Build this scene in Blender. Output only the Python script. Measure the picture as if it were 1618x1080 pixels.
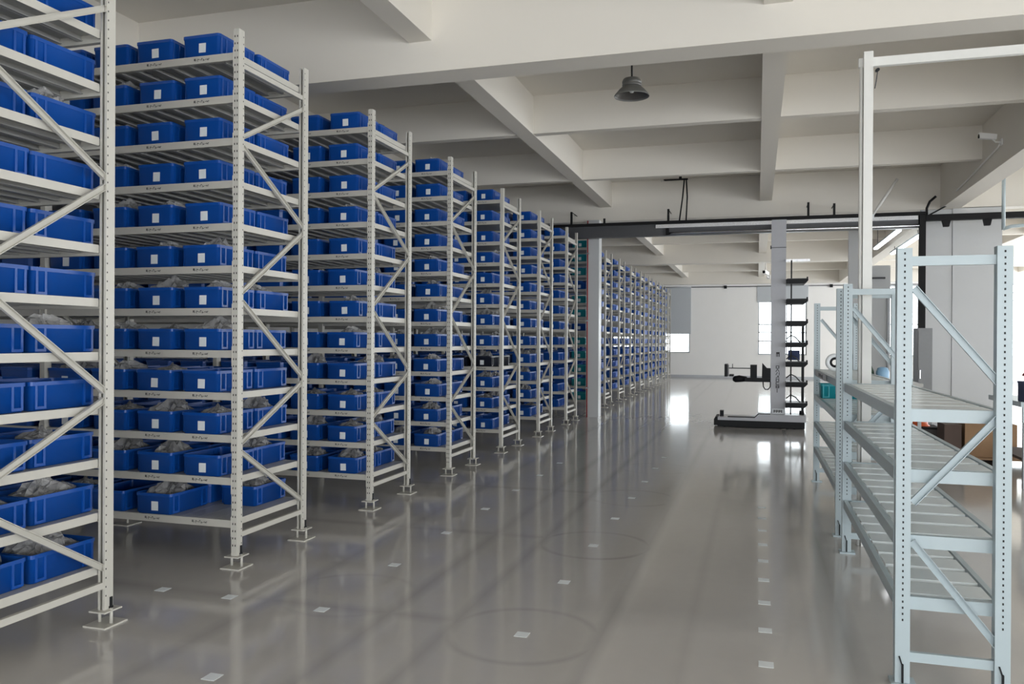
import bpy, math, random
from mathutils import Vector, Matrix
random.seed(7)
S = bpy.context.scene
C = S.collection
for o in list(bpy.data.objects):
    bpy.data.objects.remove(o)

# ------------------------------------------------------------------ camera
FPX, YAW, PIT, ROL, CAMH = 1285.3, .2927, -.0022, .0056, 1.6
Fv = Vector((-math.sin(YAW)*math.cos(PIT), math.cos(YAW)*math.cos(PIT), math.sin(PIT)))
Rv = Vector((math.cos(YAW), math.sin(YAW), 0)); Uv = Rv.cross(Fv)
Xc = Rv*math.cos(ROL)+Uv*math.sin(ROL); Yc = -Rv*math.sin(ROL)+Uv*math.cos(ROL); Zc = -Fv
cd = bpy.data.cameras.new('camera'); cam = bpy.data.objects.new('camera', cd); C.objects.link(cam)
M = Matrix((( Xc.x,Yc.x,Zc.x,0),(Xc.y,Yc.y,Zc.y,0),(Xc.z,Yc.z,Zc.z,CAMH),(0,0,0,1)))
cam.matrix_world = M
cd.sensor_width = 36; cd.sensor_fit = 'HORIZONTAL'; cd.lens = FPX/1618*36; cd.clip_start = .05; cd.clip_end = 300
S.camera = cam

# ------------------------------------------------------------------ world, exposure
W = bpy.data.worlds.new('sky'); S.world = W; W.use_nodes = True
bg = W.node_tree.nodes['Background']
bg.inputs[0].default_value = (.93, .965, 1.0, 1); bg.inputs[1].default_value = 12.0
S.view_settings.view_transform = 'Standard'; S.view_settings.look = 'None'
S.view_settings.gamma = 1; S.view_settings.use_curve_mapping = False
S.view_settings.exposure = -0.63
S.cycles.max_bounces = 10; S.cycles.diffuse_bounces = 6; S.cycles.glossy_bounces = 4
S.cycles.transparent_max_bounces = 12; S.cycles.transmission_bounces = 4
S.cycles.use_denoising = True; S.cycles.sample_clamp_indirect = 8

def portal(loc, sx, sy, normal):
    l = bpy.data.lights.new('window_portal', 'AREA'); l.shape = 'RECTANGLE'; l.size = sx; l.size_y = sy
    l.cycles.is_portal = True
    o = bpy.data.objects.new('window_portal', l); C.objects.link(o)
    o.location = loc; o.rotation_euler = Vector(normal).to_track_quat('-Z', 'Z').to_euler()

# ------------------------------------------------------------------ materials
MATS = {}
def mat(name, col, rough=.5, metal=0., noise=0., nscale=20., spec=.5, emit=None, bump=0., alpha=1., coat=0., trans=0.):
    if name in MATS: return MATS[name]
    m = bpy.data.materials.new(name); m.use_nodes = True
    nt = m.node_tree; b = nt.nodes['Principled BSDF']
    b.inputs['Roughness'].default_value = rough; b.inputs['Metallic'].default_value = metal
    b.inputs['Specular IOR Level'].default_value = spec
    b.inputs['Alpha'].default_value = alpha; b.inputs['Coat Weight'].default_value = coat
    b.inputs['Transmission Weight'].default_value = trans
    tc = nt.nodes.new('ShaderNodeTexCoord')
    nz = nt.nodes.new('ShaderNodeTexNoise'); nz.inputs['Scale'].default_value = nscale; nz.inputs['Detail'].default_value = 4
    nt.links.new(tc.outputs['Object'], nz.inputs['Vector'])
    mx = nt.nodes.new('ShaderNodeMix'); mx.data_type = 'RGBA'
    c = tuple(col)
    mx.inputs['A'].default_value = tuple(v*(1-noise) for v in c)+(1,)
    mx.inputs['B'].default_value = tuple(min(1, v*(1+noise)) for v in c)+(1,)
    nt.links.new(nz.outputs['Fac'], mx.inputs['Factor'])
    nt.links.new(mx.outputs['Result'], b.inputs['Base Color'])
    if bump:
        bp = nt.nodes.new('ShaderNodeBump'); bp.inputs['Strength'].default_value = bump; bp.inputs['Distance'].default_value = .01
        nt.links.new(nz.outputs['Fac'], bp.inputs['Height']); nt.links.new(bp.outputs['Normal'], b.inputs['Normal'])
    if emit:
        b.inputs['Emission Color'].default_value = tuple(emit[:3])+(1,); b.inputs['Emission Strength'].default_value = emit[3]
    MATS[name] = m
    return m

BEIGE = mat('beige_rack_paint', (.54, .525, .475), .38, noise=.05, nscale=6)
WHITE_RACK = mat('cool_white_rack_paint', (.41, .485, .515), .33, noise=.04, nscale=6)
SLAT_LIT = mat('rack_paint_lit_from_above', (.70, .745, .75), .3, noise=.05, nscale=8)  # rack paint lightened so the slats look lit from above
GALV = mat('grey_shelf_steel', (.46, .46, .44), .35, noise=.06, nscale=12)
BLUE = mat('blue_tote_plastic', (.003, .068, .335), .34, noise=.10, nscale=3)
TEAL = mat('teal_tote_plastic', (.01, .28, .33), .35, noise=.1, nscale=3)
DARKT = mat('dark_tote_plastic', (.012, .016, .03), .35, noise=.1, nscale=3)
STICK = mat('white_sticker_paper', (.78, .82, .84), .5, noise=.05, nscale=60)
INK = mat('dark_ink', (.02, .02, .022), .6)
HOLE = mat('slot_shadow_dark', (.015, .015, .015), .7)
BLACK = mat('black_metal', (.006, .006, .007), .6, noise=.1, spec=.25)
BLACKP = mat('black_plastic', (.008, .009, .011), .5, noise=.1, spec=.25)
DGREY = mat('dark_grey_metal', (.06, .062, .068), .35, noise=.1)
SILVER = mat('aluminium', (.72, .73, .75), .25, metal=1., noise=.05)
WALLP = mat('white_wall_paint', (.86, .855, .84), .6, noise=.02, nscale=2, bump=.05)
CEILP = mat('cream_ceiling_paint', (.745, .71, .645), .65, noise=.025, nscale=1.2, bump=.05)
GREYP = mat('grey_partition_paint', (.55, .565, .575), .35, noise=.03, nscale=2)
ROBOTW = mat('robot_white_shell', (.45, .46, .495), .3, noise=.03)
FRAMEP = mat('window_frame_paint', (.45, .47, .5), .4, noise=.05)
BLIND = mat('grey_blind_fabric', (.50, .53, .56), .8, noise=.04, nscale=30)
CARD = mat('brown_cardboard', (.36, .22, .12), .8, noise=.12, nscale=8)
CARDD = mat('dark_brown_board', (.10, .065, .05), .7, noise=.12, nscale=8)
ORANGE = mat('orange_plastic', (.72, .12, .03), .4, noise=.1)
RED = mat('red_paint', (.35, .03, .03), .4, noise=.1)
LBLUE = mat('light_blue_plastic', (.30, .52, .75), .4, noise=.06)
DGREEN = mat('dark_green_fabric', (.035, .07, .045), .8, noise=.2)
NAVY = mat('navy_fabric', (.03, .05, .13), .7, noise=.2)
LAMPM = mat('grey_lamp_metal', (.20, .20, .19), .45, metal=.3, noise=.1)
LAMPIN = mat('lamp_reflector', (.14, .135, .13), .35, metal=.6, noise=.1)
CHROME = mat('bright_steel', (.75, .76, .78), .2, metal=1., noise=.05)
TUBE = mat('lit_tube', (.9, .9, .9), .5, emit=(.95, .97, 1, 14))

def glass_mat():
    m = bpy.data.materials.new('window_glass'); m.use_nodes = True; nt = m.node_tree
    out = nt.nodes['Material Output']; nt.nodes.remove(nt.nodes['Principled BSDF'])
    t = nt.nodes.new('ShaderNodeBsdfTransparent'); t.inputs[0].default_value = (.95, .97, .97, 1)
    g = nt.nodes.new('ShaderNodeBsdfGlossy'); g.inputs['Roughness'].default_value = .02
    f = nt.nodes.new('ShaderNodeFresnel'); f.inputs[0].default_value = 1.45
    mx = nt.nodes.new('ShaderNodeMixShader')
    nt.links.new(f.outputs[0], mx.inputs[0]); nt.links.new(t.outputs[0], mx.inputs[1]); nt.links.new(g.outputs[0], mx.inputs[2])
    nt.links.new(mx.outputs[0], out.inputs['Surface'])
    return m
GLASS = glass_mat()

def bag_mat():
    m = bpy.data.materials.new('clear_bag_film'); m.use_nodes = True; nt = m.node_tree
    out = nt.nodes['Material Output']; p = nt.nodes['Principled BSDF']
    p.inputs['Base Color'].default_value = (.5, .49, .48, 1); p.inputs['Roughness'].default_value = .06
    p.inputs['Specular IOR Level'].default_value = .9
    tc = nt.nodes.new('ShaderNodeTexCoord'); nz = nt.nodes.new('ShaderNodeTexNoise')
    nz.inputs['Scale'].default_value = 26; nz.inputs['Detail'].default_value = 3
    bp = nt.nodes.new('ShaderNodeBump'); bp.inputs['Strength'].default_value = .9; bp.inputs['Distance'].default_value = .03
    nt.links.new(tc.outputs['Object'], nz.inputs['Vector']); nt.links.new(nz.outputs['Fac'], bp.inputs['Height'])
    nt.links.new(bp.outputs['Normal'], p.inputs['Normal'])
    t = nt.nodes.new('ShaderNodeBsdfTransparent'); t.inputs[0].default_value = (.85, .86, .86, 1)
    mx = nt.nodes.new('ShaderNodeMixShader'); mx.inputs[0].default_value = .5
    nt.links.new(t.outputs[0], mx.inputs[1]); nt.links.new(p.outputs[0], mx.inputs[2]); nt.links.new(mx.outputs[0], out.inputs['Surface'])
    return m
BAG = bag_mat()

def floor_mat():
    m = bpy.data.materials.new('grey_epoxy_floor'); m.use_nodes = True; nt = m.node_tree; b = nt.nodes['Principled BSDF']
    N = lambda t: nt.nodes.new(t); L = nt.links.new
    tc = N('ShaderNodeTexCoord'); sep = N('ShaderNodeSeparateXYZ'); L(tc.outputs['Object'], sep.inputs[0])
    def math_(op, a, b_=None, clamp=False):
        n = N('ShaderNodeMath'); n.operation = op; n.use_clamp = clamp
        for i, v in enumerate((a, b_)):
            if v is None: continue
            if isinstance(v, (int, float)): n.inputs[i].default_value = v
            else: L(v, n.inputs[i])
        return n.outputs[0]
    def noise(scale, det=4, vec=None):
        n = N('ShaderNodeTexNoise'); n.inputs['Scale'].default_value = scale; n.inputs['Detail'].default_value = det
        L(vec or tc.outputs['Object'], n.inputs['Vector']); return n.outputs['Fac']
    mp = N('ShaderNodeMapping'); mp.inputs['Scale'].default_value = (1.6, .22, 1); L(tc.outputs['Object'], mp.inputs[0])
    streak = noise(1.6, 4, mp.outputs[0]); big = noise(.5, 3); fine = noise(9, 5)
    X, Y = sep.outputs[0], sep.outputs[1]
    marks = None
    def addm(v):
        nonlocal marks
        marks = v if marks is None else math_('MAXIMUM', marks, v)
    def band(coord, c, w):
        d = math_('ABSOLUTE', math_('SUBTRACT', coord, c))
        return math_('SUBTRACT', 1.0, math_('DIVIDE', d, w), clamp=True)
    for cx, cy, r, st in ((-1.215, 4.26, .41, 1.), (-1.21, 6.3, .42, 1.2), (-1.21, 8.3, .42, .9), (-2.45, 4.6, .42, .7), (-1.21, 10.3, .42, .6)):
        dx = math_('SUBTRACT', X, cx); dy = math_('SUBTRACT', Y, cy)
        d = math_('SQRT', math_('ADD', math_('MULTIPLY', dx, dx), math_('MULTIPLY', dy, dy)))
        addm(math_('MULTIPLY', math_('MULTIPLY', band(d, r, .04), st*.8), math_('ADD', math_('MULTIPLY', noise(1.3+cx*.1+cy*.07, 2), 1.6), -.25, ), ))
    for c, w, st in ((-.80, .07, .55), (-1.63, .07, .6), (-2.05, .08, .6), (-2.85, .09, .5), (.47, .09, .9), (-.35, .05, .25), (.28, .04, .2)):
        addm(math_('MULTIPLY', band(X, c, w), st))
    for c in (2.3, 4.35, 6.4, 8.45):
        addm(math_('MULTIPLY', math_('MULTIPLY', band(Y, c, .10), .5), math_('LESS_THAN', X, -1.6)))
    marks = math_('MULTIPLY', marks, math_('ADD', math_('MULTIPLY', streak, 1.1), .15))
    val = math_('ADD', math_('MULTIPLY', big, .5), math_('ADD', math_('MULTIPLY', streak, .35), math_('MULTIPLY', fine, .15)))
    mx = N('ShaderNodeMix'); mx.data_type = 'RGBA'
    mx.inputs['A'].default_value = (.43, .413, .395, 1); mx.inputs['B'].default_value = (.61, .587, .56, 1)
    L(val, mx.inputs['Factor'])
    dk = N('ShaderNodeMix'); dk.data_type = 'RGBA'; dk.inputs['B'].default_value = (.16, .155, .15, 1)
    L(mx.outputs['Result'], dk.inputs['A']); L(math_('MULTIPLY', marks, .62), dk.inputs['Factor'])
    L(dk.outputs['Result'], b.inputs['Base Color'])
    ro = math_('ADD', math_('ADD', .07, math_('MULTIPLY', fine, .06)), math_('MULTIPLY', marks, .05))
    L(ro, b.inputs['Roughness']); b.inputs['Specular IOR Level'].default_value = .95
    bp = N('ShaderNodeBump'); bp.inputs['Strength'].default_value = .05; bp.inputs['Distance'].default_value = .02
    L(noise(2.2, 2), bp.inputs['Height']); L(bp.outputs['Normal'], b.inputs['Normal'])
    return m
FLOOR = floor_mat()

# ------------------------------------------------------------------ mesh helpers
class MB:
    def __init__(s): s.v = []; s.f = []; s.sm = []
    def quadbox(s, p):
        n = len(s.v); s.v += p
        for q in ((0,3,2,1),(4,5,6,7),(0,1,5,4),(1,2,6,5),(2,3,7,6),(3,0,4,7)):
            s.f.append(tuple(n+i for i in q)); s.sm.append(False)
        return s
    def box(s, x0, x1, y0, y1, z0, z1):
        return s.quadbox([(x0,y0,z0),(x1,y0,z0),(x1,y1,z0),(x0,y1,z0),(x0,y0,z1),(x1,y0,z1),(x1,y1,z1),(x0,y1,z1)])
    def bar(s, p, q, w, h, up=(0,0,1), ends=None):
        p, q = Vector(p), Vector(q); d = (q-p).normalized(); u = Vector(up)
        sx = d.cross(u)
        if sx.length < 1e-5: sx = d.cross(Vector((1,0,0)))
        sx.normalize(); uy = sx.cross(d)
        pts = []
        for c in (p, q):
            for a, b in ((-1,-1),(1,-1),(1,1),(-1,1)):
                pts.append(tuple(c+sx*(a*w/2)+uy*(b*h/2)))
        return s.quadbox(pts)
    def tube(s, path, r, n=10, caps=True):
        path = [Vector(p) for p in path]; rs = r if isinstance(r, (list, tuple)) else [r]*len(path)
        base = len(s.v); prev = None
        for i, p in enumerate(path):
            d = (path[min(i+1, len(path)-1)]-path[max(i-1, 0)]).normalized()
            a = prev if prev is not None else (Vector((0,0,1)) if abs(d.z) < .9 else Vector((1,0,0)))
            sx = d.cross(a).normalized(); a = sx.cross(d); prev = a
            for k in range(n):
                t = 2*math.pi*k/n
                s.v.append(tuple(p+sx*(rs[i]*math.cos(t))+a*(rs[i]*math.sin(t))))
        for i in range(len(path)-1):
            for k in range(n):
                k2 = (k+1) % n
                s.f.append((base+i*n+k, base+i*n+k2, base+(i+1)*n+k2, base+(i+1)*n+k)); s.sm.append(True)
        if caps:
            s.f.append(tuple(base+k for k in range(n))); s.sm.append(False)
            e = base+(len(path)-1)*n; s.f.append(tuple(e+k for k in reversed(range(n)))); s.sm.append(False)
        return s
    def lathe(s, prof, n=24, c=(0,0)):
        base = len(s.v)
        for r, z in prof:
            for k in range(n):
                t = 2*math.pi*k/n; s.v.append((c[0]+r*math.cos(t), c[1]+r*math.sin(t), z))
        for i in range(len(prof)-1):
            for k in range(n):
                k2 = (k+1) % n
                s.f.append((base+i*n+k, base+i*n+k2, base+(i+1)*n+k2, base+(i+1)*n+k)); s.sm.append(True)
        return s
    def prism(s, poly, y0, y1):
        """polygon in (x,z), extruded along y"""
        n = len(poly); b = len(s.v)
        s.v += [(x, y0, z) for x, z in poly]+[(x, y1, z) for x, z in poly]
        s.f.append(tuple(b+i for i in range(n))); s.f.append(tuple(b+n+i for i in reversed(range(n)))); s.sm += [False]*2
        for i in range(n):
            j = (i+1) % n; s.f.append((b+i, b+n+i, b+n+j, b+j)); s.sm.append(False)
        return s
    def mesh(s, name, m):
        me = bpy.data.meshes.new(name); me.from_pydata(s.v, [], s.f)
        me.polygons.foreach_set('use_smooth', s.sm)
        me.materials.append(m); me.validate(); me.update()
        import bmesh
        bm = bmesh.new(); bm.from_mesh(me); bmesh.ops.recalc_face_normals(bm, faces=bm.faces); bm.to_mesh(me); bm.free()
        return me

def place(name, me, parent=None, loc=(0,0,0), rot=(0,0,0)):
    o = bpy.data.objects.new(name, me); C.objects.link(o)
    o.parent = parent; o.location = loc; o.rotation_euler = rot
    return o
def tag(o, label=None, cat=None, group=None, kind=None):
    for k, v in (('label', label), ('category', cat), ('group', group), ('kind', kind)):
        if v: o[k] = v
    return o
def thing(name, label, cat, loc=(0,0,0), rz=0, group=None):
    o = bpy.data.objects.new(name, None); C.objects.link(o); o.empty_display_size = .1
    o.location = loc; o.rotation_euler = (0,0,rz)
    return tag(o, label, cat, group)
def part(name, mb, m, parent, label=None, kind=None, loc=(0,0,0), rot=(0,0,0)):
    o = place(name, mb.mesh(name, m), parent, loc, rot)
    return tag(o, label, None, None, kind)
def struct(name, mb, m, label=None, cat=None, parent=None):
    o = place(name, mb.mesh(name, m), parent)
    if parent is None: tag(o, label, cat, None, 'structure')
    return o
def solid(name, mb, m, label, cat, group=None, loc=(0,0,0), rot=(0,0,0)):
    return tag(place(name, mb.mesh(name, m), None, loc, rot), label, cat, group)
ORD = ['zeroth','first','second','third','fourth','fifth','sixth','seventh','eighth','ninth','tenth','eleventh','twelfth','thirteenth','fourteenth','fifteenth','sixteenth']

# ------------------------------------------------------------------ the hall
XL, XR, YB, YF, ZS = -13.0, 11.6, -7.0, 37.0, 4.92
struct('floor', MB().box(XL-.2, XR+.2, YB-.2, YF+.2, -.2, 0), FLOOR, 'glossy grey epoxy floor with tyre marks', 'floor')
ceil = struct('ceiling', MB().box(XL-.2, XR+.2, YB-.2, YF+.2, ZS, ZS+.2), CEILP, 'cream painted concrete ceiling with deep beams', 'ceiling')
TY = [-2.79+9.87*i for i in range(5)]                  # near faces of the main cross beams
TY = [-2.79, 7.08, 16.95, 26.82, 36.65]
for y in TY:
    struct('main_beam', MB().box(XL, XR, y, y+.34, 4.11, ZS+.01), CEILP, parent=ceil)
for x in (-6.43, 3.44):
    struct('main_beam', MB().box(x-.165, x+.165, YB, YF, 4.105, ZS+.01), CEILP, parent=ceil)
for x in (-12.9, -9.7, -3.05, .15, 6.73, 10.0):
    struct('long_beam', MB().box(x-.115, x+.115, YB, YF, 4.40, ZS+.01), CEILP, parent=ceil)
for y in TY[:4]:
    for d in (3.595, 6.88):
        struct('cross_beam', MB().box(XL, XR, y+d, y+d+.14, 4.405, ZS+.01), CEILP, parent=ceil)

def wall(name, axis, c0, c1, a0, a1, holes, z1=ZS, m=WALLP, label=None):
    """axis 'x': wall runs along x between y c0..c1; holes = (a0,a1,z0,z1)"""
    mb = MB(); cuts = sorted({a0, a1, *[h[0] for h in holes], *[h[1] for h in holes]})
    for i in range(len(cuts)-1):
        p, q = cuts[i], cuts[i+1]; zs = [0]
        hs = sorted([h for h in holes if h[0] <= p+1e-6 and h[1] >= q-1e-6], key=lambda h: h[2])
        z = 0
        for h in hs+[(0,0,z1,z1)]:
            if h[2] > z+1e-6:
                if axis == 'x': mb.box(p, q, c0, c1, z, h[2])
                else: mb.box(c0, c1, p, q, z, h[2])
            z = h[3]
    return struct(name, mb, m, label, 'wall')

# far wall windows (x0, x1, z0, z1)
FW = [(-6.4, -5.4, 1.05, 2.4), (-3.95, -2.88, 1.08, 3.98), (.04, 2.03, 1.03, 3.98), (4.6, 6.4, 1.03, 3.98), (8.6, 10.9, 1.03, 3.98)]
wall('wall_far', 'x', YF, YF+.25, XL-.2, XR+.2, FW, label='white far wall with tall windows')
BWn = [(-4.2+3.95*i, -4.2+3.95*i+3.4, .15, 3.1) for i in range(4)]  # unseen openings, kept low and to the right to limit light on the racks
wall('wall_back', 'x', YB-.25, YB, XL-.2, XR+.2, BWn, label='white wall behind the camera with unseen windows sized for the light')
RW = [(-5.9, -2.9, 0, 3.6), (-2.4, .6, 0, 3.6), (1.1, 4.1, 0, 3.6)]+[(5.4+4.2*i, 5.4+4.2*i+2.6, 1.0, 3.1) for i in range(3)]+[(17.6+3.9*i, 17.6+3.9*i+3.6, .15, 4.08) for i in range(5)]  # unseen openings, sized to brighten the far end and the nearest rack
wall('wall_right', 'y', XR, XR+.25, YB-.2, YF+.2, RW, label='white right wall with unseen windows sized to steer the light')
wall('wall_left', 'y', XL-.25, XL, YB-.2, YF+.2, [], label='plain white left wall behind the racks')

wn = 0
def window(x0, x1, z0, z1, mull_z, mull_x, label, blind=None, muntin=None):
    global wn
    wn += 1
    y0, y1 = YF+.06, YF+.12
    fr = MB(); t = .05
    fr.box(x0, x0+t, y0, y1, z0, z1).box(x1-t, x1, y0, y1, z0, z1).box(x0, x1, y0, y1, z0, z0+t).box(x0, x1, y0, y1, z1-t, z1)
    for z in mull_z: fr.box(x0, x1, y0, y1, z-t/2, z+t/2)
    for x in mull_x: fr.box(x-t/2, x+t/2, y0, y1, z0, z1)
    w = place('window_%d' % wn, fr.mesh('window_frame', FRAMEP)); tag(w, label, 'window', None, 'structure')
    xs = [x0]+list(mull_x)+[x1]; zs = [z0]+list(mull_z)+[z1]
    for i in range(len(xs)-1):
        for j in range(len(zs)-1):
            part('pane', MB().box(xs[i]+.02, xs[i+1]-.02, y0+.026, y0+.032, zs[j]+.02, zs[j+1]-.02), GLASS, w)
    part('sill', MB().box(x0-.05, x1+.05, YF-.06, YF+.12, z0-.04, z0), WALLP, w)
    if blind:
        b = thing('roller_blind', blind[1], 'blind', ((x0+x1)/2, YF-.03, z1+.03))
        part('fabric', MB().box(-(x1-x0)/2-.05, (x1-x0)/2+.05, -.004, .004, blind[0]-z1-.03, 0), BLIND, b)
        part('head_tube', MB().tube([(-(x1-x0)/2-.06, 0, 0), ((x1-x0)/2+.06, 0, 0)], .025, 10), FRAMEP, b)
        part('bottom_bar', MB().box(-(x1-x0)/2-.05, (x1-x0)/2+.05, -.01, .01, blind[0]-z1-.05, blind[0]-z1-.03), FRAMEP, b)
window(*FW[1], (2.35,), (), 'tall window beside the far end of the rack rows', (1.94, 'grey roller blind drawn two thirds down by the rack rows'))
window(*FW[2], (2.35, 1.62, 2.0), (.62, .66+.55), 'tall window behind the robot mast, lower half divided', (3.32, 'grey roller blind rolled up high behind the robot mast'))
window(*FW[3], (2.35,), (5.5,), 'tall window on the far wall right of the robot')
window(*FW[4], (3.62, 3.3, 2.35), (9.75,), 'bright far window at the right edge beyond the workbench')
window(*FW[0], (1.7,), (), 'low far window hidden behind the rack rows')
for x0, x1, z0, z1 in FW: portal(((x0+x1)/2, YF+.3, (z0+z1)/2), x1-x0, z1-z0, (0,-1,0))
for x0, x1, z0, z1 in BWn: portal(((x0+x1)/2, YB-.3, (z0+z1)/2), x1-x0, z1-z0, (0,1,0))
for y0, y1, z0, z1 in RW: portal((XR+.3, (y0+y1)/2, (z0+z1)/2), z1-z0, y1-y0, (-1,0,0))
# thin conduit along the far wall with junction boxes
cw = thing('wall_conduit', 'thin grey conduit running along the far wall above the windows', 'conduit', (0, YF-.03, 4.0))
part('pipe', MB().tube([(-6, 0, 0), (8, 0, 0)], .018, 8), DGREY, cw)
for x in (-1.35, 3.0, 6.0): part('junction_box', MB().box(x-.06, x+.06, -.04, .04, -.08, .05), BLACKP, cw)
struct('baseboard_far', MB().box(XL, XR, YF-.015, YF, 0, .10), FRAMEP, 'grey baseboard along the far wall', 'baseboard')

# columns and partitions
struct('column', MB().box(-3.435, -3.17, 16.78, 17.08, 0, 4.12), GREYP, 'slim grey column in line with the rack ends', 'column')
struct('column', MB().box(3.49, 4.31, 16.95, 17.75, 0, 4.12), GREYP, 'wide light grey column right of the black post', 'column')
pt = thing('partition', 'light grey partition panel beside the wide column', 'partition', (2.98, 16.97, 0)); pt['kind'] = 'structure'
part('panel', MB().box(0, .505, 0, .06, 0, 4.1), GREYP, pt); part('edge_trim', MB().box(-.03, 0, -.01, .07, 0, 4.1), FRAMEP, pt)
cab = thing('grey_cabinet', 'tall dark grey cabinet under the black post', 'cabinet', (2.78, 16.2, 0))
part('body', MB().box(0, .24, 0, .45, 0, 1.86), mat('grey_cabinet_paint', (.24,.25,.26), .4, noise=.05), cab)
part('door', MB().box(.01, .23, -.02, 0, .05, 1.82), mat('grey_cabinet_paint', (.24,.25,.26)), cab)
part('handle', MB().box(.03, .045, -.04, -.02, .95, 1.1), CHROME, cab)
pw = thing('grey_partition_wall', 'pale grey partition wall with framed door openings behind the white racks', 'partition', (1.95, 19.6, 0)); pw['kind'] = 'structure'
part('panel', MB().box(.0, .22, 0, .12, 0, 4.4).box(.36, .86, 0, .12, 0, 3.3).box(.22, .36, 0, .12, 0, .75).box(.22, .36, 0, .12, 2.15, 3.3), GREYP, pw)
part('door_frame', MB().box(.38, .41, -.03, 0, 0, 2.7).box(.80, .83, -.03, 0, 0, 2.7).box(.38, .83, -.03, 0, 2.67, 2.7), FRAMEP, pw)
part('wall_bracket', MB().box(.45, .75, -.05, 0, 3.0, 3.04), DGREY, pw)
rp = thing('fire_pipe', 'thin dark red pipe running up the slim grey column', 'pipe', (-3.40, 16.72, 0))
part('pipe', MB().tube([(0,0,0),(0,0,4.1)], .013, 8), RED, rp)
for z in (.6, 2.0, 3.4): part('clamp', MB().box(-.03, .03, -.03, .05, z, z+.03), CHROME, rp)

# ------------------------------------------------------------------ rack rows on the left
RX, RY2, RD, RPT, RH, BAY = -3.487, 4.906, .851, 2.051, 3.76, 1.70
LEV = [.326+.2978*i for i in range(12)]
UW, UD = .044, .064
def upright_mesh(z0, h, m, w=UW, d=UD, t=.004):
    """U section, web on -y side, open towards +y"""
    mb = MB(); y0, y1 = -d/2, d/2
    mb.box(-w/2, w/2, y0, y0+t, z0, h).box(-w/2, -w/2+t, y0+t, y1, z0, h).box(w/2-t, w/2, y0+t, y1, z0, h)
    mb.box(-w/2+t, -w/2+.014, y1-t, y1, z0, h).box(w/2-.014, w/2-t, y1-t, y1, z0, h)
    return mb.mesh('upright', m)
UP = upright_mesh(.085, RH, BEIGE)
def slots_mesh(z0, z1, pitch, w=UW, d=UD, web=True):
    mb = MB(); z = z0
    while z < z1:
        if web:
            for x in (-.010, .010): mb.box(x-.0035, x+.0035, -d/2-.0008, -d/2+.001, z, z+.014)
        mb.box(w/2-.001, w/2+.0008, .018, .024, z+.01, z+.019)
        z += pitch
    return mb.mesh('slot_row', HOLE)
SLOT = slots_mesh(.15, RH-.05, .05)
FOOT_U = MB().box(-.055, .055, -.065, .065, .077, .085).mesh('foot_plate', BEIGE)
FOOT_L = MB().box(-.075, .075, -.085, .085, 0, .008).mesh('floor_plate', BEIGE)
BOLT = MB().tube([(0,0,.008),(0,0,.092)], .009, 8).mesh('bolt', BEIGE)
LOCK = MB().box(.022, .029, .006, .022, .088, .15).box(.022, .030, .0, .026, .088, .10).mesh('lock_pin', BLACKP)
BEAM = MB().box(-BAY+UW/2, -UW/2, -.016, .016, -.052, .0).box(-BAY+UW/2, -BAY+UW/2+.004, -.034, .016, -.11, .03).box(-UW/2-.004, -UW/2, -.034, .016, -.11, .03).mesh('shelf_beam', BEIGE)
def brace_mesh(dy, dz):
    mb = MB(); p, q = Vector((0,0,0)), Vector((0,dy,dz)); d = (q-p).normalized(); nrm = Vector((0,-d.z,d.y))
    mb.bar(p, q, .003, .034, up=nrm)
    for s in (-1, 1):
        o = nrm*(s*.0155)+Vector((.009,0,0)); mb.bar(p+o, q+o, .018, .003, up=nrm)
    return mb.mesh('diagonal_brace', BEIGE)
ZN = [.30, .82, 1.285, 1.88, 2.47, 2.97, 3.46]
BR = []
for i in range(6):
    a, b = ZN[i], ZN[i+1]
    if i % 2 == 0: BR.append((.03, b-.02, brace_mesh(RD-.06, (a+.02)-(b-.02))))        # front high, back low
    else: BR.append((.03, a+.05, brace_mesh(RD-.06, (b-.03)-(a+.05))))
HBR = MB().box(-.012, .012, .03, RD-.03, -.018, .018).mesh('end_tie', BEIGE)
NPAN = 11; PW = (BAY-.05)/NPAN
def panel_mesh(w):
    mb = MB(); mb.box(-w/2+.002, w/2-.002, .018, RD-.018, -.006, -.001)
    mb.box(-w/2+.002, -w/2+.006, .018, RD-.018, -.036, -.006).box(w/2-.006, w/2-.002, .018, RD-.018, -.036, -.006)
    mb.box(-w/2+.006, -w/2+.02, .018, RD-.018, -.036, -.033).box(w/2-.02, w/2-.006, .018, RD-.018, -.036, -.033)
    return mb.mesh('shelf_panel', GALV)
PAN = panel_mesh(PW)
SLAB = MB().box(-BAY+.03, -.027, .018, RD-.018, -.034, -.001).mesh('shelf_deck', GALV)
EDGE = MB().box(-.027, -.020, .04, RD-.04, -.042, .004).mesh('shelf_edge', BEIGE)
def code_mesh():
    mb = MB(); x = 0; r = random.Random(3)
    for k in range(9):
        w = r.choice((.006, .008, .010)); z0 = r.choice((0, .002, .004)); z1 = r.choice((.012, .015, .016))
        if k in (3, 6): mb.box(x, x+.006, -.0006, 0, .006, .009); x += .010; continue
        mb.box(x, x+.0025, -.0006, 0, z0, z1); mb.box(x+.0025, x+w, -.0006, 0, r.choice((z0, z1-.003, .006)), r.choice((z0+.003, z1, .009)))
        x += w+.003
    return mb.mesh('location_code', INK)
CODE = code_mesh()

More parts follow.
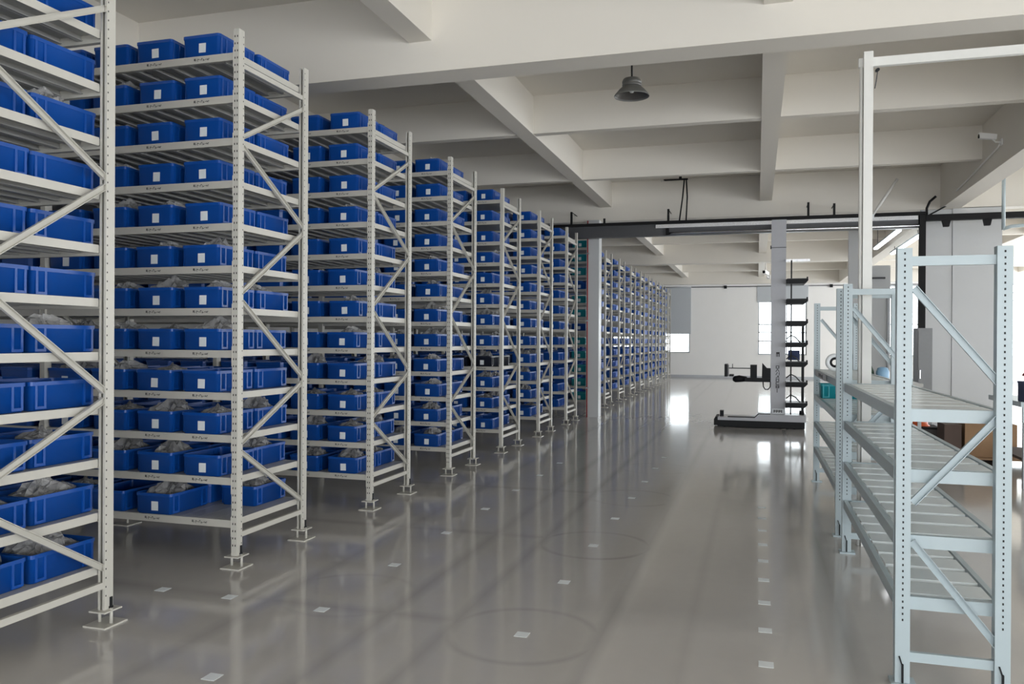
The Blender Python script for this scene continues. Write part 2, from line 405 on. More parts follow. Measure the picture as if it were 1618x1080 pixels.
def rounded(w, l, r, seg=3):
    pts = []
    for cx, cy, a0 in ((w/2-r, l/2-r, 0), (-w/2+r, l/2-r, 90), (-w/2+r, -l/2+r, 180), (w/2-r, -l/2+r, 270)):
        for k in range(seg+1):
            a = math.radians(a0+90*k/seg); pts.append((cx+r*math.cos(a), cy+r*math.sin(a)))
    return pts
TWd, TL, TH = .31, .43, .15
def tote_mesh(m, detail=True, name='tote'):
    mb = MB(); loops = [(.010, 0), (.002, .128), (-.001, .130), (-.001, TH), (.006, TH), (.008, .05), (.016, .006)]
    seg = 3 if detail else 1; n = 4*(seg+1)
    for ins, z in loops:
        mb.v += [(x, y, z) for x, y in rounded(TWd-2*ins, TL-2*ins, .022, seg)]
    for i in range(len(loops)-1):
        for k in range(n):
            k2 = (k+1) % n; mb.f.append((i*n+k, i*n+k2, (i+1)*n+k2, (i+1)*n+k)); mb.sm.append(i == 0 and detail)
    mb.f.append(tuple(reversed(range(n)))); mb.sm.append(False)
    e = (len(loops)-1)*n; mb.f.append(tuple(e+k for k in range(n))); mb.sm.append(False)
    if detail:
        for s in (-1, 1):
            X = s*(TWd/2-.004)
            for y in (-.185, -.13, .13, .185): mb.box(min(X-s*.004, X+s*.005), max(X-s*.004, X+s*.005), y-.007, y+.007, .008, .130)
            for y in (-.1575, .1575): mb.box(min(X-s*.006, X+s*.005), max(X-s*.006, X+s*.005), y-.021, y+.021, .008, .022)
    return mb.mesh(name, m)
TOTE, TOTE_T, TOTE_D = tote_mesh(BLUE), tote_mesh(TEAL), tote_mesh(DARKT)
STK = MB().box(-.029, .029, -.0012, 0, -.033, .033).mesh('label_sticker', STICK)

def bag_mesh(seed, h):
    r = random.Random(seed); mb = MB(); nu, nv = 26, 12
    ph = [r.uniform(0, 6.28) for _ in range(8)]
    for j in range(nv+1):
        t = j/nv*math.pi
        for i in range(nu):
            p = 2*math.pi*i/nu
            rr = 1+.16*math.sin(3*p+ph[0]+2*t)+.13*math.sin(5*p+ph[1]-3*t)+r.uniform(-.2, .2)
            x = .125*rr*math.sin(t)*math.cos(p); y = .18*rr*math.sin(t)*math.sin(p)
            z = math.cos(t)*(h if t < math.pi/2 else .07)*(1+.2*math.sin(2*p+ph[2])+r.uniform(-.22, .22))
            mb.v.append((max(-.135, min(.135, x)), max(-.195, min(.195, y)), max(-.068, z)))
    for j in range(nv):
        for i in range(nu):
            i2 = (i+1) % nu; mb.f.append((j*nu+i, (j+1)*nu+i, (j+1)*nu+i2, j*nu+i2)); mb.sm.append(False)
    return mb.mesh('plastic_bag', BAG)
BAGS = [bag_mesh(k, h) for k, h in ((1, .10), (2, .125), (3, .085), (4, .115), (5, .095))]

def tcol(row, lev):
    if row == 8: return (TOTE_T, 'teal') if lev not in (8, 5) else (TOTE, 'blue')
    if (row, lev) in ((5, 3), ): return (TOTE_D, 'black')
    return (TOTE, 'blue')
EMPTY = {(2, 0, 0, 0)}                       # (row, level, side, column) left empty in the photo
IND = {}                                     # individually built columns: row -> {side: columns}
IND[1] = {0: 1, 1: 1}; IND[2] = {0: 4, 1: 1}
for r_ in (3, 4, 5): IND[r_] = {0: 2, 1: 1}
for r_ in (6, 7): IND[r_] = {0: 1, 1: 1}
IND[8] = {0: 1, 1: 0}; IND[9] = {0: 1, 1: 0}; IND[10] = {0: 1, 1: 0}; IND[11] = {0: 1, 1: 0}; IND[12] = {0: 1, 1: 0}
NROW = 16
stuff_pts = []
rr = random.Random(11)
for row in range(1, NROW+1):
    y0 = RY2+RPT*(row-2); x0 = RX
    nb = 2
    lab = '%s beige steel storage rack from the camera, left of the aisle' % ORD[row]
    if row == 1: lab = 'beige steel storage rack nearest the camera, cut by the left edge'
    if row == NROW: lab = 'last beige steel storage rack, close to the far wall'
    rk = thing('storage_rack', lab, 'rack', (x0, y0, 0), 0, 'rows of beige tote racks')
    for b in range(nb+1):
        for k, y in ((0, 0), (1, RD)):
            u = place('upright', UP, rk, (-BAY*b, y, 0), (0, 0, 0 if k == 0 else math.pi))
            if b == 0 and row <= 3: place('lock_pin', LOCK, rk, (0, y, 0))
            if b == 0 and row <= 4:
                if k == 0: tag(place('slot_row', SLOT, u), kind='stuff')
                else:
                    s = place('slot_row', SLOT, u); s.scale.x = -1; tag(s, kind='stuff')
            if row <= 9 or b == 0:
                place('foot_plate', FOOT_U, rk, (-BAY*b, y, 0)); place('floor_plate', FOOT_L, rk, (-BAY*b, y, 0))
                if row <= 7 and b == 0:
                    for bx, by in ((-.04, 0), (.04, 0)): place('bolt', BOLT, rk, (bx, y+by, 0))
                else: place('bolt', BOLT, rk, (-BAY*b, y, 0))
        if b == 0 or row <= 2:
            for yy, zz, me in BR: place('diagonal_brace', me, rk, (-BAY*b+.004, yy, zz))
            place('end_tie', HBR, rk, (-BAY*b, 0, .222)); place('end_tie', HBR, rk, (-BAY*b, 0, 3.52))
    for li, z in enumerate(LEV):
        for b in range(nb):
            place('shelf_beam', BEAM, rk, (-BAY*b, 0, z)); place('shelf_beam', BEAM, rk, (-BAY*b, RD, z), (0, 0, 0)).scale.y = -1
            if b == 0 and row <= 4:
                for p in range(NPAN): place('shelf_panel', PAN, rk, (-.025-PW*(p+.5), 0, z))
            else: place('shelf_deck', SLAB, rk, (-BAY*b, 0, z))
        place('shelf_edge', EDGE, rk, (0, 0, z))
        if row <= 5:
            for c in range(3 if row == 2 else 2): place('location_code', CODE, rk, (-.30-.405*c-.06, -.0165, z-.037)).scale = (1.35, 1, 1.35)
    # totes
    for li, z in enumerate(LEV):
        for side in (0, 1):
            for c in range(4*nb):
                if (row, li, side, c) in EMPTY: continue
                if side == 1 and row > 8 and c > 1: continue
                tx = x0-.298-.405*(c % 4)-BAY*(c//4)+rr.uniform(-.012, .012)
                ty = y0+(.202 if side == 0 else RD-.202)+rr.uniform(-.003, .003); rz = rr.uniform(-.012, .012)
                if row == 1: tx += .06
                if row == 8: tx += .10
                if c < IND.get(row, {}).get(side, 0):
                    me, cn = tcol(row, li)
                    pos = '%s from aisle' % ORD[c+1]
                    t = place('tote', me, None, (tx, ty, z+.001), (0, 0, rz))
                    tag(t, '%s tote on %s shelf up, %s of %s rack, %s' % (cn, ORD[li+1], 'front' if side == 0 else 'back', ORD[row], pos), 'tote', 'totes on the rack shelves')
                    if side == 0 and row <= 8:
                        place('label_sticker', STK, t, (.012, -TL/2+.004, .058), (0, rr.uniform(-.03, .03), 0))
                    p_bag = .75 if li <= 6 else (.35 if li <= 9 else .12)
                    if row <= 6 and rr.random() < p_bag*(1 if row <= 4 else .7):
                        bo = place('plastic_bag', rr.choice(BAGS), None, (tx, ty, z+.085), (0, 0, rz))
                        tag(bo, 'crumpled clear bag in tote, %s shelf up, %s of %s rack, %s' % (ORD[li+1], 'front' if side == 0 else 'back', ORD[row], pos), 'bag', 'plastic bags in totes')
                else: stuff_pts.append((tx, ty, z+.001, rz))
LOW = tote_mesh(BLUE, False, 'low')
lv = [v.co.copy() for v in LOW.vertices]; lf = [tuple(p.vertices) for p in LOW.polygons]
V = []; Fc = []
for x, y, z, a in stuff_pts:
    n = len(V); ca, sa = math.cos(a), math.sin(a)
    V += [(x+c.x*ca-c.y*sa, y+c.x*sa+c.y*ca, z+c.z) for c in lv]; Fc += [tuple(n+i for i in f) for f in lf]
me = bpy.data.meshes.new('deep_totes'); me.from_pydata(V, [], Fc); me.materials.append(BLUE)
tag(place('deep_totes', me), 'blue totes deep inside the racks and in the far rows', 'tote', None, 'stuff')

# ------------------------------------------------------------------ floor markers
FM = MB().box(-.036, .036, -.038, .038, 0, .0015).mesh('floor_marker', STICK)
def marker(x, y, label, rz=0):
    tag(place('floor_marker', FM, None, (x, y, .0005), (0, 0, rz)), label, 'marker', 'white square floor markers')
for k in range(9): marker(.052, 4.223+.498*k, 'white floor marker in the right column near white racks, %s from the camera' % ORD[k+1])
for k in range(8): marker(-1.215, 4.25+1.01*k, 'white floor marker in the middle aisle column, %s from the camera' % ORD[k+1])
for k in range(8): marker(-2.458, 3.274+1.01*k, 'white floor marker in the aisle column nearest the racks, %s from camera' % ORD[k+1])
marker(-3.616, 4.32, 'white floor marker between first and second racks, further from the aisle')
marker(-3.12, 4.32, 'white floor marker between first and second racks, at the aisle edge')

# ------------------------------------------------------------------ white racks on the right
RRX0, RRX1 = .658, 1.072
RRU = upright_mesh(.012, 2.04, WHITE_RACK, .064, .055)
def dots():
    mb = MB(); z = .30
    while z < 2.02:
        mb.box(-.0035, .0035, -.0285, -.027, z, z+.010); z += .0285
    return mb.mesh('slot_row', HOLE)
DOTS = dots()
RRF = MB().box(-.05, .06, -.05, .05, 0, .012).mesh('foot_plate', WHITE_RACK)
PIN = MB().bar((0,-.030,.014), (0,-.030,.10), .020, .008).bar((0,-.030,.09), (-.014,-.030,.135), .009, .006).mesh('lock_pin', BLACKP)
RLEV = [1.288, 1.003, .694, .405]
def wbrace(dx, dz):
    mb = MB(); p, q = Vector((0,0,0)), Vector((dx,0,dz)); d = (q-p).normalized(); n = Vector((-d.z,0,d.x))
    mb.bar(p, q, .034, .003, up=(0,1,0))
    for s in (-1, 1):
        o = n*(s*.0155)+Vector((0,-.009,0)); mb.bar(p+o, q+o, .003, .018, up=(0,1,0))
    return mb.mesh('diagonal_brace', WHITE_RACK)
WB = [(.70, 1.855, wbrace(.355, -.44)), (.70, .85, wbrace(.355, .41)), (.70, .67, wbrace(.355, -.45))]
WT = MB().box(RRX0+.03, RRX1-.03, -.012, .012, -.022, .022).mesh('end_tie', WHITE_RACK)
def white_rack(ya, yb, label, nslat):
    rk = thing('white_shelf_rack', label, 'rack', (0, ya, 0), 0, 'white shelving racks by the aisle')
    L = yb-ya
    for y in (0, L):
        for x in (RRX0, RRX1):
            u = place('upright', RRU, rk, (x, y, 0)); tag(place('slot_row', DOTS, u), kind='stuff')
            place('foot_plate', RRF, rk, (x, y, 0)); place('lock_pin', PIN, rk, (x, y, 0))
        for x, z, me in WB: place('diagonal_brace', me, rk, (x, y, z))
        for z in (1.98, .13): place('end_tie', WT, rk, (0, y, z))
    sb = MB().box(-.014, .014, .028, L-.028, -.062, 0).box(-.024, .024, .027, .031, -.12, .04).box(-.024, .024, L-.031, L-.027, -.12, .04).mesh('side_beam', WHITE_RACK)
    eb = MB().box(RRX0+.032, RRX1-.032, -.014, .014, -.060, 0).mesh('end_beam', WHITE_RACK)
    pit = (L-.12)/nslat; w = pit*.78
    sl = MB().box(RRX0+.015, RRX1-.015, -w/2, w/2, -.004, 0).box(RRX0+.015, RRX1-.015, -w/2, -w/2+.004, -.034, -.004).box(RRX0+.015, RRX1-.015, w/2-.004, w/2, -.034, -.004).mesh('shelf_slat', SLAT_LIT)
    for z in RLEV:
        for x in (RRX0-.01, RRX1+.01): place('side_beam', sb, rk, (x, 0, z))
        for y in (.032, L-.032): place('end_beam', eb, rk, (0, y, z))
        for k in range(nslat): place('shelf_slat', sl, rk, (0, .06+pit*(k+.5), z-.002))
    return rk
white_rack(4.19, 6.66, 'empty white steel rack nearest the camera at the right', 9)
white_rack(7.21, 9.94, 'empty white steel rack standing behind the nearest white rack', 10)

# ------------------------------------------------------------------ things on and behind the white racks
tp = thing('tape_roll', 'white tape roll with dark core on the rear white rack', 'tape', (.80, 9.35, 1.287))
def ring(ro, ri, w, n=28):
    mb = MB(); mb.lathe([(ri, -w/2), (ro, -w/2), (ro, w/2), (ri, w/2), (ri, -w/2)], n); return mb
part('tape', ring(.095, .055, .05), STICK, tp, loc=(0, 0, .095), rot=(math.pi/2, 0, 0))
part('core', ring(.055, .03, .048), BLACKP, tp, loc=(0, 0, .095), rot=(math.pi/2, 0, 0))
tb = place('tote', TOTE_T, None, (.86, 9.35, 1.003), (0, 0, math.pi/2)); tag(tb, 'teal tote on the second shelf of the rear white rack', 'tote')
dp = thing('code_plate', 'grey plate with dark printing on the rear white rack beam', 'sign', (.624, 8.9, 1.257))
part('plate', MB().box(-.004, 0, -.7, .7, -.03, .03), GALV, dp)
part('printing', MB().box(-.0052, -.004, -.35, -.28, -.018, .018).box(-.0052, -.004, -.22, -.12, -.018, .012).box(-.0052, -.004, -.06, .06, -.012, .018).box(-.0052, -.004, .12, .2, -.018, .018), INK, dp, 'dark smudged printing')

PWH = mat('post_white', (.74, .74, .71), .4, noise=.03)
ps = thing('white_frame_post', 'tall white square post with long crossbar standing between the white racks', 'post', (.823, 6.93, 0))
part('post', MB().box(-.034, .034, -.03, .03, 0, 3.875), PWH, ps)
part('crossbar', MB().box(-.065, 3.6, .031, .075, 3.775, 3.845), PWH, ps)
part('side_conduit', MB().tube([(-.05, 0, 0), (-.05, 0, 3.76)], .014, 8), PWH, ps)
part('cap_screw', MB().tube([(.065, -.05, 3.72), (.065, .03, 3.735)], .013, 10), BLACKP, ps)
part('wire', MB().tube([(.065, -.03, 3.72), (.055, -.03, 3.64), (.045, -.03, 3.58)], .004, 6), DGREY, ps)
st = thing('diagonal_stay', 'pale diagonal stay rod rising from the overhead rail beside the white post', 'rod', (2.02, 16.3, 3.93))
part('rod', MB().tube([(0, 0, 0), (.42, 0, .66)], .024, 8), PWH, st)
part('end_clip', MB().box(-.03, .03, -.03, .03, -.05, .03), STICK, st)

# work area on the right
bench = thing('workbench', 'white workbench at the right edge piled with parts', 'table', (2.76, 10.1, 0))
part('top', MB().box(0, 1.9, 0, 1.3, .90, .955), WHITE_RACK, bench)
part('apron', MB().box(.02, 1.88, .01, .04, .73, .90), WHITE_RACK, bench)
for x, y in ((.04, .05), (1.82, .05), (.04, 1.2), (1.82, 1.2)): part('leg', MB().box(x, x+.05, y, y+.05, 0, .90), FRAMEP, bench)
part('lower_shelf', MB().box(.05, 1.85, .1, 1.2, .30, .33), CARDD, bench)
for i, (x, y, w, d, h, m, lab) in enumerate((
    (2.88, 10.25, .16, .22, .20, NAVY, 'navy blue box on the right workbench'),
    (3.06, 10.30, .14, .2, .26, mat('pale_grey_plastic', (.55,.57,.62), .4, noise=.1), 'pale grey box on the right workbench'),
    (3.27, 10.35, .2, .2, .22, CARD, 'brown carton on the right workbench'))):
    b = thing('parts_box', lab, 'box', (x, y, .955)); part('body', MB().box(-w/2, w/2, -d/2, d/2, 0, h), m, b); part('lid', MB().box(-w/2-.005, w/2+.005, -d/2-.005, d/2+.005, h, h+.02), m, b)
rb = random.Random(5)
cols = [('red', RED), ('white', STICK), ('grey', FRAMEP), ('dark blue', NAVY), ('pink', mat('pink_plastic', (.55,.22,.25), .4, noise=.1))]
for k, (cn, m) in enumerate(cols):
    mb = MB(); n0 = 9
    for j in range(14):
        a = rb.uniform(0, 6.28); r0 = rb.uniform(0, .028)
        p = Vector((r0*math.cos(a), r0*math.sin(a), rb.uniform(.012, .10))); q = p+Vector((rb.uniform(-.02, .02), rb.uniform(-.06, .06), rb.uniform(-.008, .03)))
        mb.tube([p, (p+q)/2+Vector((0, 0, .012)), q], .013, 6)
    solid('wire_bundle', mb, m, 'tangled %s bundle heaped on boxes on the right workbench' % cn, 'wire', 'bundles on the workbench', (2.86+.10*k, 10.24+.03*(k % 2), 1.176 if k < 2 else (1.236 if k < 4 else 1.196)))
def carton(name, lab, x, y, w, d, h, m, z=0, tape=True):
    b = thing(name, lab, 'box', (x, y, z))
    part('body', MB().box(0, w, 0, d, 0, h), m, b)
    part('flap', MB().box(0, w, 0, d/2-.003, h, h+.006), m, b); part('flap', MB().box(0, w, d/2+.003, d, h, h+.006), m, b)
    if tape: part('tape_strip', MB().box(w/2-.03, w/2+.03, -.002, d+.002, h+.006, h+.008).box(w/2-.03, w/2+.03, -.002, 0, h-.1, h+.006), mat('tan_tape', (.45,.30,.16), .3), b)
    return b
pal = thing('wooden_pallet', 'low wooden pallet under the cartons behind the near white rack', 'pallet', (2.30, 11.7, 0))
for k in range(6): part('board', MB().box(0, 1.3, .02+.16*k, .14+.16*k, .10, .122), CARD, pal)
for k in range(3): part('runner', MB().box(.02+.58*k, .12+.58*k, 0, .98, 0, .10), CARDD, pal)
carton('carton', 'large brown cardboard carton on the pallet behind the near white rack', 2.60, 11.85, .60, .5, .42, CARD, .122)
carton('carton', 'dark brown carton left of the large brown one on the pallet', 2.36, 11.85, .20, .45, .40, CARDD, .122, False)
ho = thing('orange_helmet', 'orange rounded helmet seen through the near white rack', 'helmet', (2.24, 12.95, .42))
mb = MB(); mb.lathe([(.0, .13), (.06, .122), (.10, .09), (.12, .04), (.125, 0), (.15, -.01), (.15, -.018), (.12, -.012)], 20)
part('shell', mb, ORANGE, ho)
part('crown_ridge', MB().bar((0, -.1, .10), (0, .1, .10), .03, .07), ORANGE, ho)
cs = thing('low_crate', 'dark low crate carrying the orange helmet', 'crate', (2.05, 12.75, 0))
part('body', MB().box(0, .42, 0, .42, 0, .37), DGREY, cs); part('rim', MB().box(-.01, .43, -.01, .43, .37, .40), BLACKP, cs)
bt = thing('side_bench', 'grey bench behind the rear white rack', 'table', (1.33, 11.7, 0))
part('top', MB().box(0, .75, 0, .7, 1.02, 1.06), GALV, bt)
for x, y in ((.02, .02), (.69, .02), (.02, .64), (.69, .64)): part('leg', MB().box(x, x+.04, y, y+.04, 0, 1.02), FRAMEP, bt)
lb = thing('light_blue_canister', 'light blue rounded canister on the bench behind the racks', 'canister', (1.63, 12.0, 1.06))
part('body', MB().lathe([(0, 0), (.075, 0), (.085, .03), (.085, .14), (.065, .19), (.03, .205), (0, .206)], 20), LBLUE, lb)
part('base_band', MB().lathe([(.087, .01), (.09, .012), (.09, .03), (.087, .032)], 20), FRAMEP, lb)
gb = thing('dark_green_bag', 'dark green slumped bag beside the light blue canister', 'bag', (1.415, 12.05, 1.06))
part('body', MB().lathe([(0, 0), (.11, 0), (.125, .05), (.115, .14), (.08, .23), (.04, .28), (0, .29)], 16), DGREEN, gb)
part('strap', MB().tube([(-.05, -.05, .24), (0, -.1, .33), (.06, -.05, .22)], .012, 8), BLACKP, gb)

# ------------------------------------------------------------------ picking robot
rob = thing('picking_robot', 'white mobile picking robot with tall mast and black trays in the aisle', 'robot', (0, 15.72, 0))
part('chassis', MB().prism([(-.70, .13), (.86, .13), (.86, .255), (.04, .255), (-.02, .185), (-.70, .185)], 0, .58), ROBOTW, rob)
part('skirt', MB().box(-.70, .84, .005, .575, .012, .13), BLACKP, rob)
part('bumper', MB().prism([(-.77, .03), (-.69, .03), (-.69, .19), (-.74, .19), (-.77, .14)], .02, .56), BLACKP, rob)
for x in (-.58, .66):
    for y in (.06, .52): part('wheel', MB().tube([(x, y-.03, .05), (x, y+.03, .05)], .05, 16), BLACKP, rob)
part('top_rail', MB().box(-.52, -.03, .0, .03, .187, .205).bar((-.03, .015, .20), (.04, .015, .27), .03, .015).box(.04, .24, 0, .03, .257, .272), BLACKP, rob)
part('scanner', MB().box(-.67, -.60, .2, .36, .185, .29), BLACKP, rob)
mast = part('mast', MB().box(.245, .505, .16, .42, .255, 3.84), ROBOTW, rob)
part('seam', MB().box(.243, .507, .157, .16, 3.34, 3.352), DGREY, rob)
part('sensor', MB().box(.228, .244, .2, .26, 3.33, 3.39), BLACKP, rob); part('mast_cap', MB().box(.25, .51, .15, .43, 3.84, 3.862), FRAMEP, rob)
for z in (.26, .30): pass
part('nameplate', MB().box(.27, .49, .155, .16, .265, .355), STICK, rob)
pl = MB()
for k in range(7): pl.box(.30+.022*k, .30+.022*k+(.012 if k % 2 else .016), .153, .155, .285+.01*(k % 2), .335)
part('nameplate_print', pl, INK, rob, 'small dark print on the plate')
lt = MB(); z = 1.155
for sh in ('O', 'A', 'V', 'N', 'O', 'C', 'B', 'I'):                   # vertical lettering too blurred to read
    x0, x1, z0, z1 = .335, .395, z-.052, z
    B_ = lambda a, b, c, d: lt.box(a, b, .157, .16, c, d)
    if sh in 'OCB':
        B_(x0, x1, z1-.010, z1); B_(x0, x1, z0, z0+.010); B_(x0, x0+.012, z0, z1)
        if sh != 'C': B_(x1-.012, x1, z0, z1)
        if sh == 'B': B_(x0, x1, z0+.021, z0+.031)
    elif sh == 'I': B_(x0+.02, x0+.032, z0-.02, z1)
    else:
        s = 1 if sh != 'V' else -1
        lt.bar((x0, .158, z0), (x0+.03 if sh != 'N' else x1, .158, z1), .003, .011, up=(1, 0, .2)); lt.bar((x0+.03 if s > 0 else x1, .158, z1), (x1, .158, z0), .003, .011, up=(1, 0, .2))
    z -= .061
part('lettering', lt, INK, rob, 'dark vertical lettering on the mast')
part('mast_badge', MB().box(.34, .40, .157, .16, 1.375, 1.405).box(.34, .352, .157, .16, 1.32, 1.375).box(.36, .372, .157, .16, 1.32, 1.375).box(.385, .40, .157, .16, 1.32, 1.375), INK, rob, 'dark emblem block on the mast')
# lift carriage and fork
fk = part('fork_arm', MB().box(-.22, .245, .18, .40, .845, .915), BLACKP, rob)
part('fork_head', MB().tube([(-.44, .29, .885), (-.40, .29, .885), (-.32, .29, .895), (-.18, .29, .89)], [.03, .06, .066, .045], 12), BLACKP, fk)
part('carriage_bracket', MB().prism([(.09, .92), (.245, .92), (.245, 1.10), (.18, 1.10), (.12, 1.17), (.095, 1.20)], .15, .18), BLACKP, rob)
part('carriage_bracket', MB().prism([(.09, .92), (.245, .92), (.245, 1.10), (.18, 1.10), (.12, 1.17), (.095, 1.20)], .40, .43), BLACKP, rob)
part('fork_plate', MB().box(-.585, -.53, .05, .53, .94, 1.17), BLACKP, rob)
part('fork_plate', MB().box(-.12, .0, .05, .53, .925, 1.16), BLACKP, rob)
part('fork_finger', MB().box(-.53, -.505, .05, .09, .95, 1.165), DGREY, rob)
part('fork_finger', MB().box(-.50, -.42, .08, .5, .945, .975), BLACKP, rob)
part('fork_rod', MB().tube([(-.53, .1, 1.10), (-.1, .1, 1.10)], .009, 8), DGREY, rob)
part('fork_rod', MB().tube([(-.44, .1, 1.10), (-.44, .1, 1.18)], .007, 8), DGREY, rob)
part('cable', MB().tube([(.11, .16, .85), (.115, .16, .76), (.15, .16, .71), (.20, .16, .71), (.238, .16, .76), (.24, .16, .85)], .010, 8), BLACKP, rob)
TZ = [2.748, 2.379, 1.975, 1.583, 1.225, .856, .475]
for z in TZ:
    t = part('tray', MB().prism([(.505, z-.085), (.83, z-.085), (.885, z-.03), (.885, z), (.505, z)], .0, .58), BLACKP, rob)
    part('tray_mat', MB().box(.52, .86, .02, .56, z, z+.012), DGREY, t)
    part('tray_stop', MB().box(.86, .885, .05, .12, z, z+.04), BLACKP, t); 
part('tray_post', MB().box(.585, .61, .10, .125, .26, 3.10), BLACKP, rob)
part('tray_post', MB().box(.80, .825, .05, .075, .26, 1.95), BLACKP, rob)
part('tray_post', MB().box(.80, .825, .50, .525, .26, 1.95), BLACKP, rob)
part('post_head', MB().box(.50, .92, .10, .15, 3.08, 3.12), SILVER, rob)
for z in (1.70, 1.33, .98, .60):
    part('hose', MB().tube([(.52, .2, z-.05), (.60, .16, z+.02), (.68, .14, z-.02), (.76, .18, z-.11), (.80, .2, z-.2)], .012, 8), DGREY, rob)
part('rear_box', MB().box(.56, .76, .3, .55, 1.26, 1.44), NAVY, rob)
part('right_scanner', MB().box(.76, .84, .2, .4, .255, .32), BLACKP, rob)

# ------------------------------------------------------------------ overhead rail and its black frame
YR = 16.4
rl = thing('overhead_rail', 'black and silver overhead rail crossing the aisle above the racks', 'rail', (0, YR, 0))
part('top_channel', MB().box(-5.6, 2.93, -.06, .06, 3.935, 3.985), BLACK, rl)
part('reflector', MB().box(-1.95, 2.80, -.05, .02, 3.845, 3.915), SILVER, rl)
part('duct', MB().box(-5.6, 2.82, .02, .16, 3.70, 3.935), DGREY, rl)
part('conduit', MB().tube([(-1.75, -.03, 3.735), (2.82, -.03, 3.735)], .024, 10), SILVER, rl)
for x in (-1.72, .35, 1.9): part('clamp', MB().box(x-.03, x+.03, -.06, .02, 3.70, 3.84), BLACK, rl)
for x, h in ((-3.677, .26), (-2.992, .10), (-1.707, .24), (.914, .26), (1.373, .22)):
    hb = MB().box(x-.02, x+.02, -.02, .02, 3.985, 3.985+h)
    if h > .12: hb.box(x-.006, x+.006, .02, .55, 3.985+h-.012, 3.985+h)
    part('hanger', hb, BLACK, rl)
part('hanger_rod', MB().tube([(-1.49, 0, 3.985), (-1.43, 0, 4.45), (-1.40, .0, 4.79)], .014, 8), BLACK, rl)
part('hanger_rod', MB().tube([(-1.36, 0, 3.985), (-1.34, 0, 4.45), (-1.36, .0, 4.79)], .014, 8), BLACK, rl)
part('hanger_plate', MB().box(-1.80, -1.33, -.03, .03, 4.79, 4.815).box(-1.5, -1.45, -.03, .03, 4.815, 4.92), BLACK, rl)
part('plate_tip', MB().box(-1.86, -1.78, -.03, .03, 4.775, 4.80), CHROME, rl)
bf = thing('black_beam_frame', 'black steel beam on a black post at the right of the overhead rail', 'frame', (0, YR, 0))
part('post', MB().box(2.825, 2.93, -.05, .05, 1.862, 3.93), BLACK, bf)
part('beam', MB().box(2.931, 6.4, -.06, .06, 3.815, 3.925), BLACK, bf)
for x in (3.269, 3.932, 4.9): part('lug', MB().prism([(x-.07, 3.815), (x-.045, 3.70), (x+.045, 3.70), (x+.07, 3.815)], -.04, .04), BLACK, bf)
part('cable', MB().tube([(2.95, 0, 3.93), (2.95, 0, 4.05), (3.0, 0, 4.17), (3.1, 0, 4.26)], .022, 8), BLACK, bf)
part('stay', MB().tube([(3.0, 0, 3.93), (3.5, .4, 4.22)], .014, 8), BLACK, bf)
cp = thing('drop_conduit', 'white conduit dropping to a short white elbow at the right edge', 'conduit', (4.06, 15.9, 3.55))
part('pipe', MB().tube([(0, 0, 0), (0, 0, 1.36)], .03, 10), WHITE_RACK, cp)
part('elbow', MB().tube([(0, 0, .02), (.12, 0, .06), (.8, 0, .10)], .03, 10), WHITE_RACK, cp)

# ------------------------------------------------------------------ lamps and cameras on the ceiling
hb = thing('high_bay_lamp', 'grey bell shaped high bay lamp hanging over the aisle', 'lamp', (-1.345, 9.0, 4.30))
part('shade', MB().lathe([(.192, 0), (.194, .006), (.186, .02), (.14, .075), (.105, .105), (.10, .11), (.096, .105), (.13, .07), (.178, .016), (.188, .002), (.192, 0)], 36), LAMPM, hb)
part('reflector', MB().lathe([(.175, .014), (.12, .07), (.09, .095), (.0, .098)], 32), LAMPIN, hb)
part('housing', MB().lathe([(0, .112), (.104, .112), (.106, .13), (.10, .133), (.10, .145), (.106, .148), (.106, .165), (.10, .168), (.10, .18), (.09, .195), (.05, .205), (0, .207)], 32), LAMPM, hb)
part('bulb', MB().lathe([(0, .04), (.02, .045), (.03, .065), (.025, .095)], 14), STICK, hb)
part('stem', MB().tube([(0, 0, .20), (0, 0, .60)], .010, 10), BLACKP, hb)
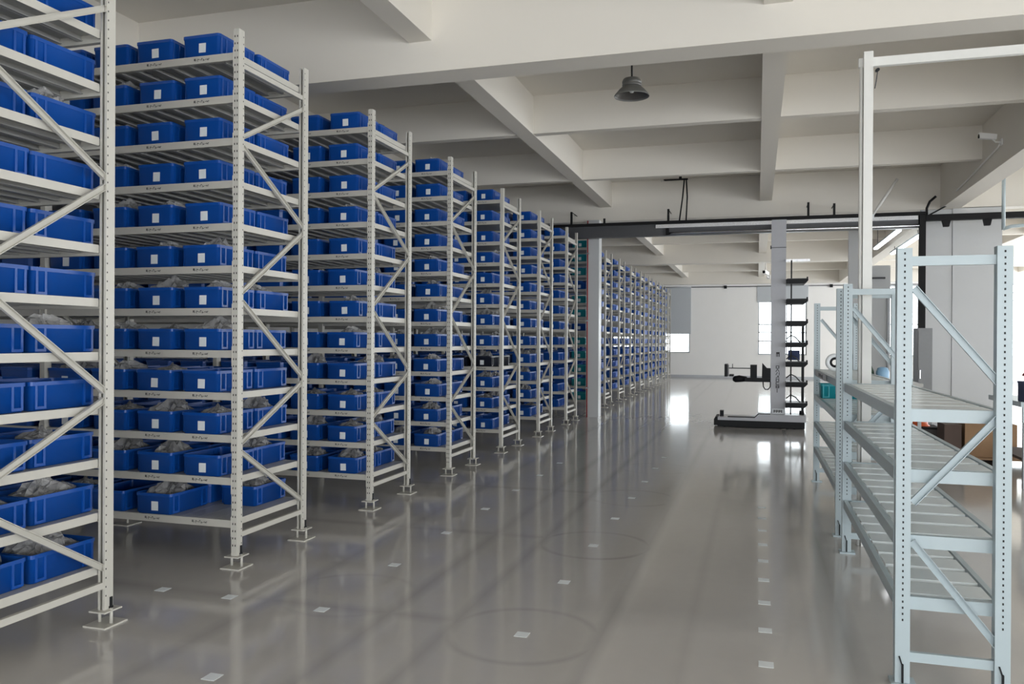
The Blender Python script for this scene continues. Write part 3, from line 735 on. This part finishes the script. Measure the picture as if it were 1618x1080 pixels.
part('ceiling_rose', MB().lathe([(0, .60), (.04, .60), (.045, .62), (0, .62)], 16), BLACKP, hb)
def tube_lamp(x, ya, yb, z, lab, ztop):
    t = thing('tube_lamp', lab, 'lamp', (x, ya, z))
    part('housing', MB().box(-.06, .06, 0, yb-ya, .03, .07), WHITE_RACK, t)
    part('lit_tube', MB().box(-.045, .045, .03, yb-ya-.03, 0, .03), TUBE, t, 'glowing white tube')
    for y in (.4, yb-ya-.4): part('hanger', MB().tube([(0, y, .07), (0, y, ztop-z)], .008, 6), DGREY, t)
tube_lamp(2.92, 19.2, 22.9, 4.0, 'lit linear lamp left of the black post behind the rail', 4.92)
tube_lamp(3.42, 19.6, 23.6, 3.93, 'lit linear lamp below the main beam behind the black post', 4.105)
tube_lamp(5.6, 14.2, 16.6, 4.25, 'lit linear lamp at the upper right edge beyond the camera bracket', 4.92)
def cctv(loc, rz, lab, sc=1.):
    c = thing('security_camera', lab, 'camera', loc, rz)
    c.scale = (sc, sc, sc)
    part('body', MB().prism([(-.11, -.035), (.10, -.035), (.10, .035), (-.13, .045)], -.035, .035), WALLP, c, rot=(0, .12, 0))
    part('lens', MB().tube([(-.128, 0, .0), (-.108, 0, .0)], .03, 14), BLACKP, c, rot=(0, .12, 0))
    part('bracket', MB().tube([(.05, 0, -.035), (.09, .0, -.08), (.16, 0, -.085)], .012, 8), WALLP, c)
    part('base', MB().box(.155, .172, -.04, .04, -.13, -.04), WALLP, c)
cctv((3.10, 12.9, 4.50), 0, 'white bullet camera on the right main beam')
pcv = thing('beam_conduit', 'thin pale conduit bent along the right main beam below the camera', 'conduit', (3.255, 12.95, 4.40))
part('pipe', MB().tube([(0, 0, 0), (0, .1, -.03), (0, 1.6, -.14), (0, 2.6, -.2)], .012, 8), WALLP, pcv)
cctv((.28, 29.8, 4.0), 1.2, 'small camera under the far ceiling beam left of the mast', 1.6)
part('drop_rod', MB().tube([(.0, 0, .02), (0, 0, .24)], .012, 8), WALLP, [o for o in bpy.data.objects if o.name.startswith('security_camera')][-1])
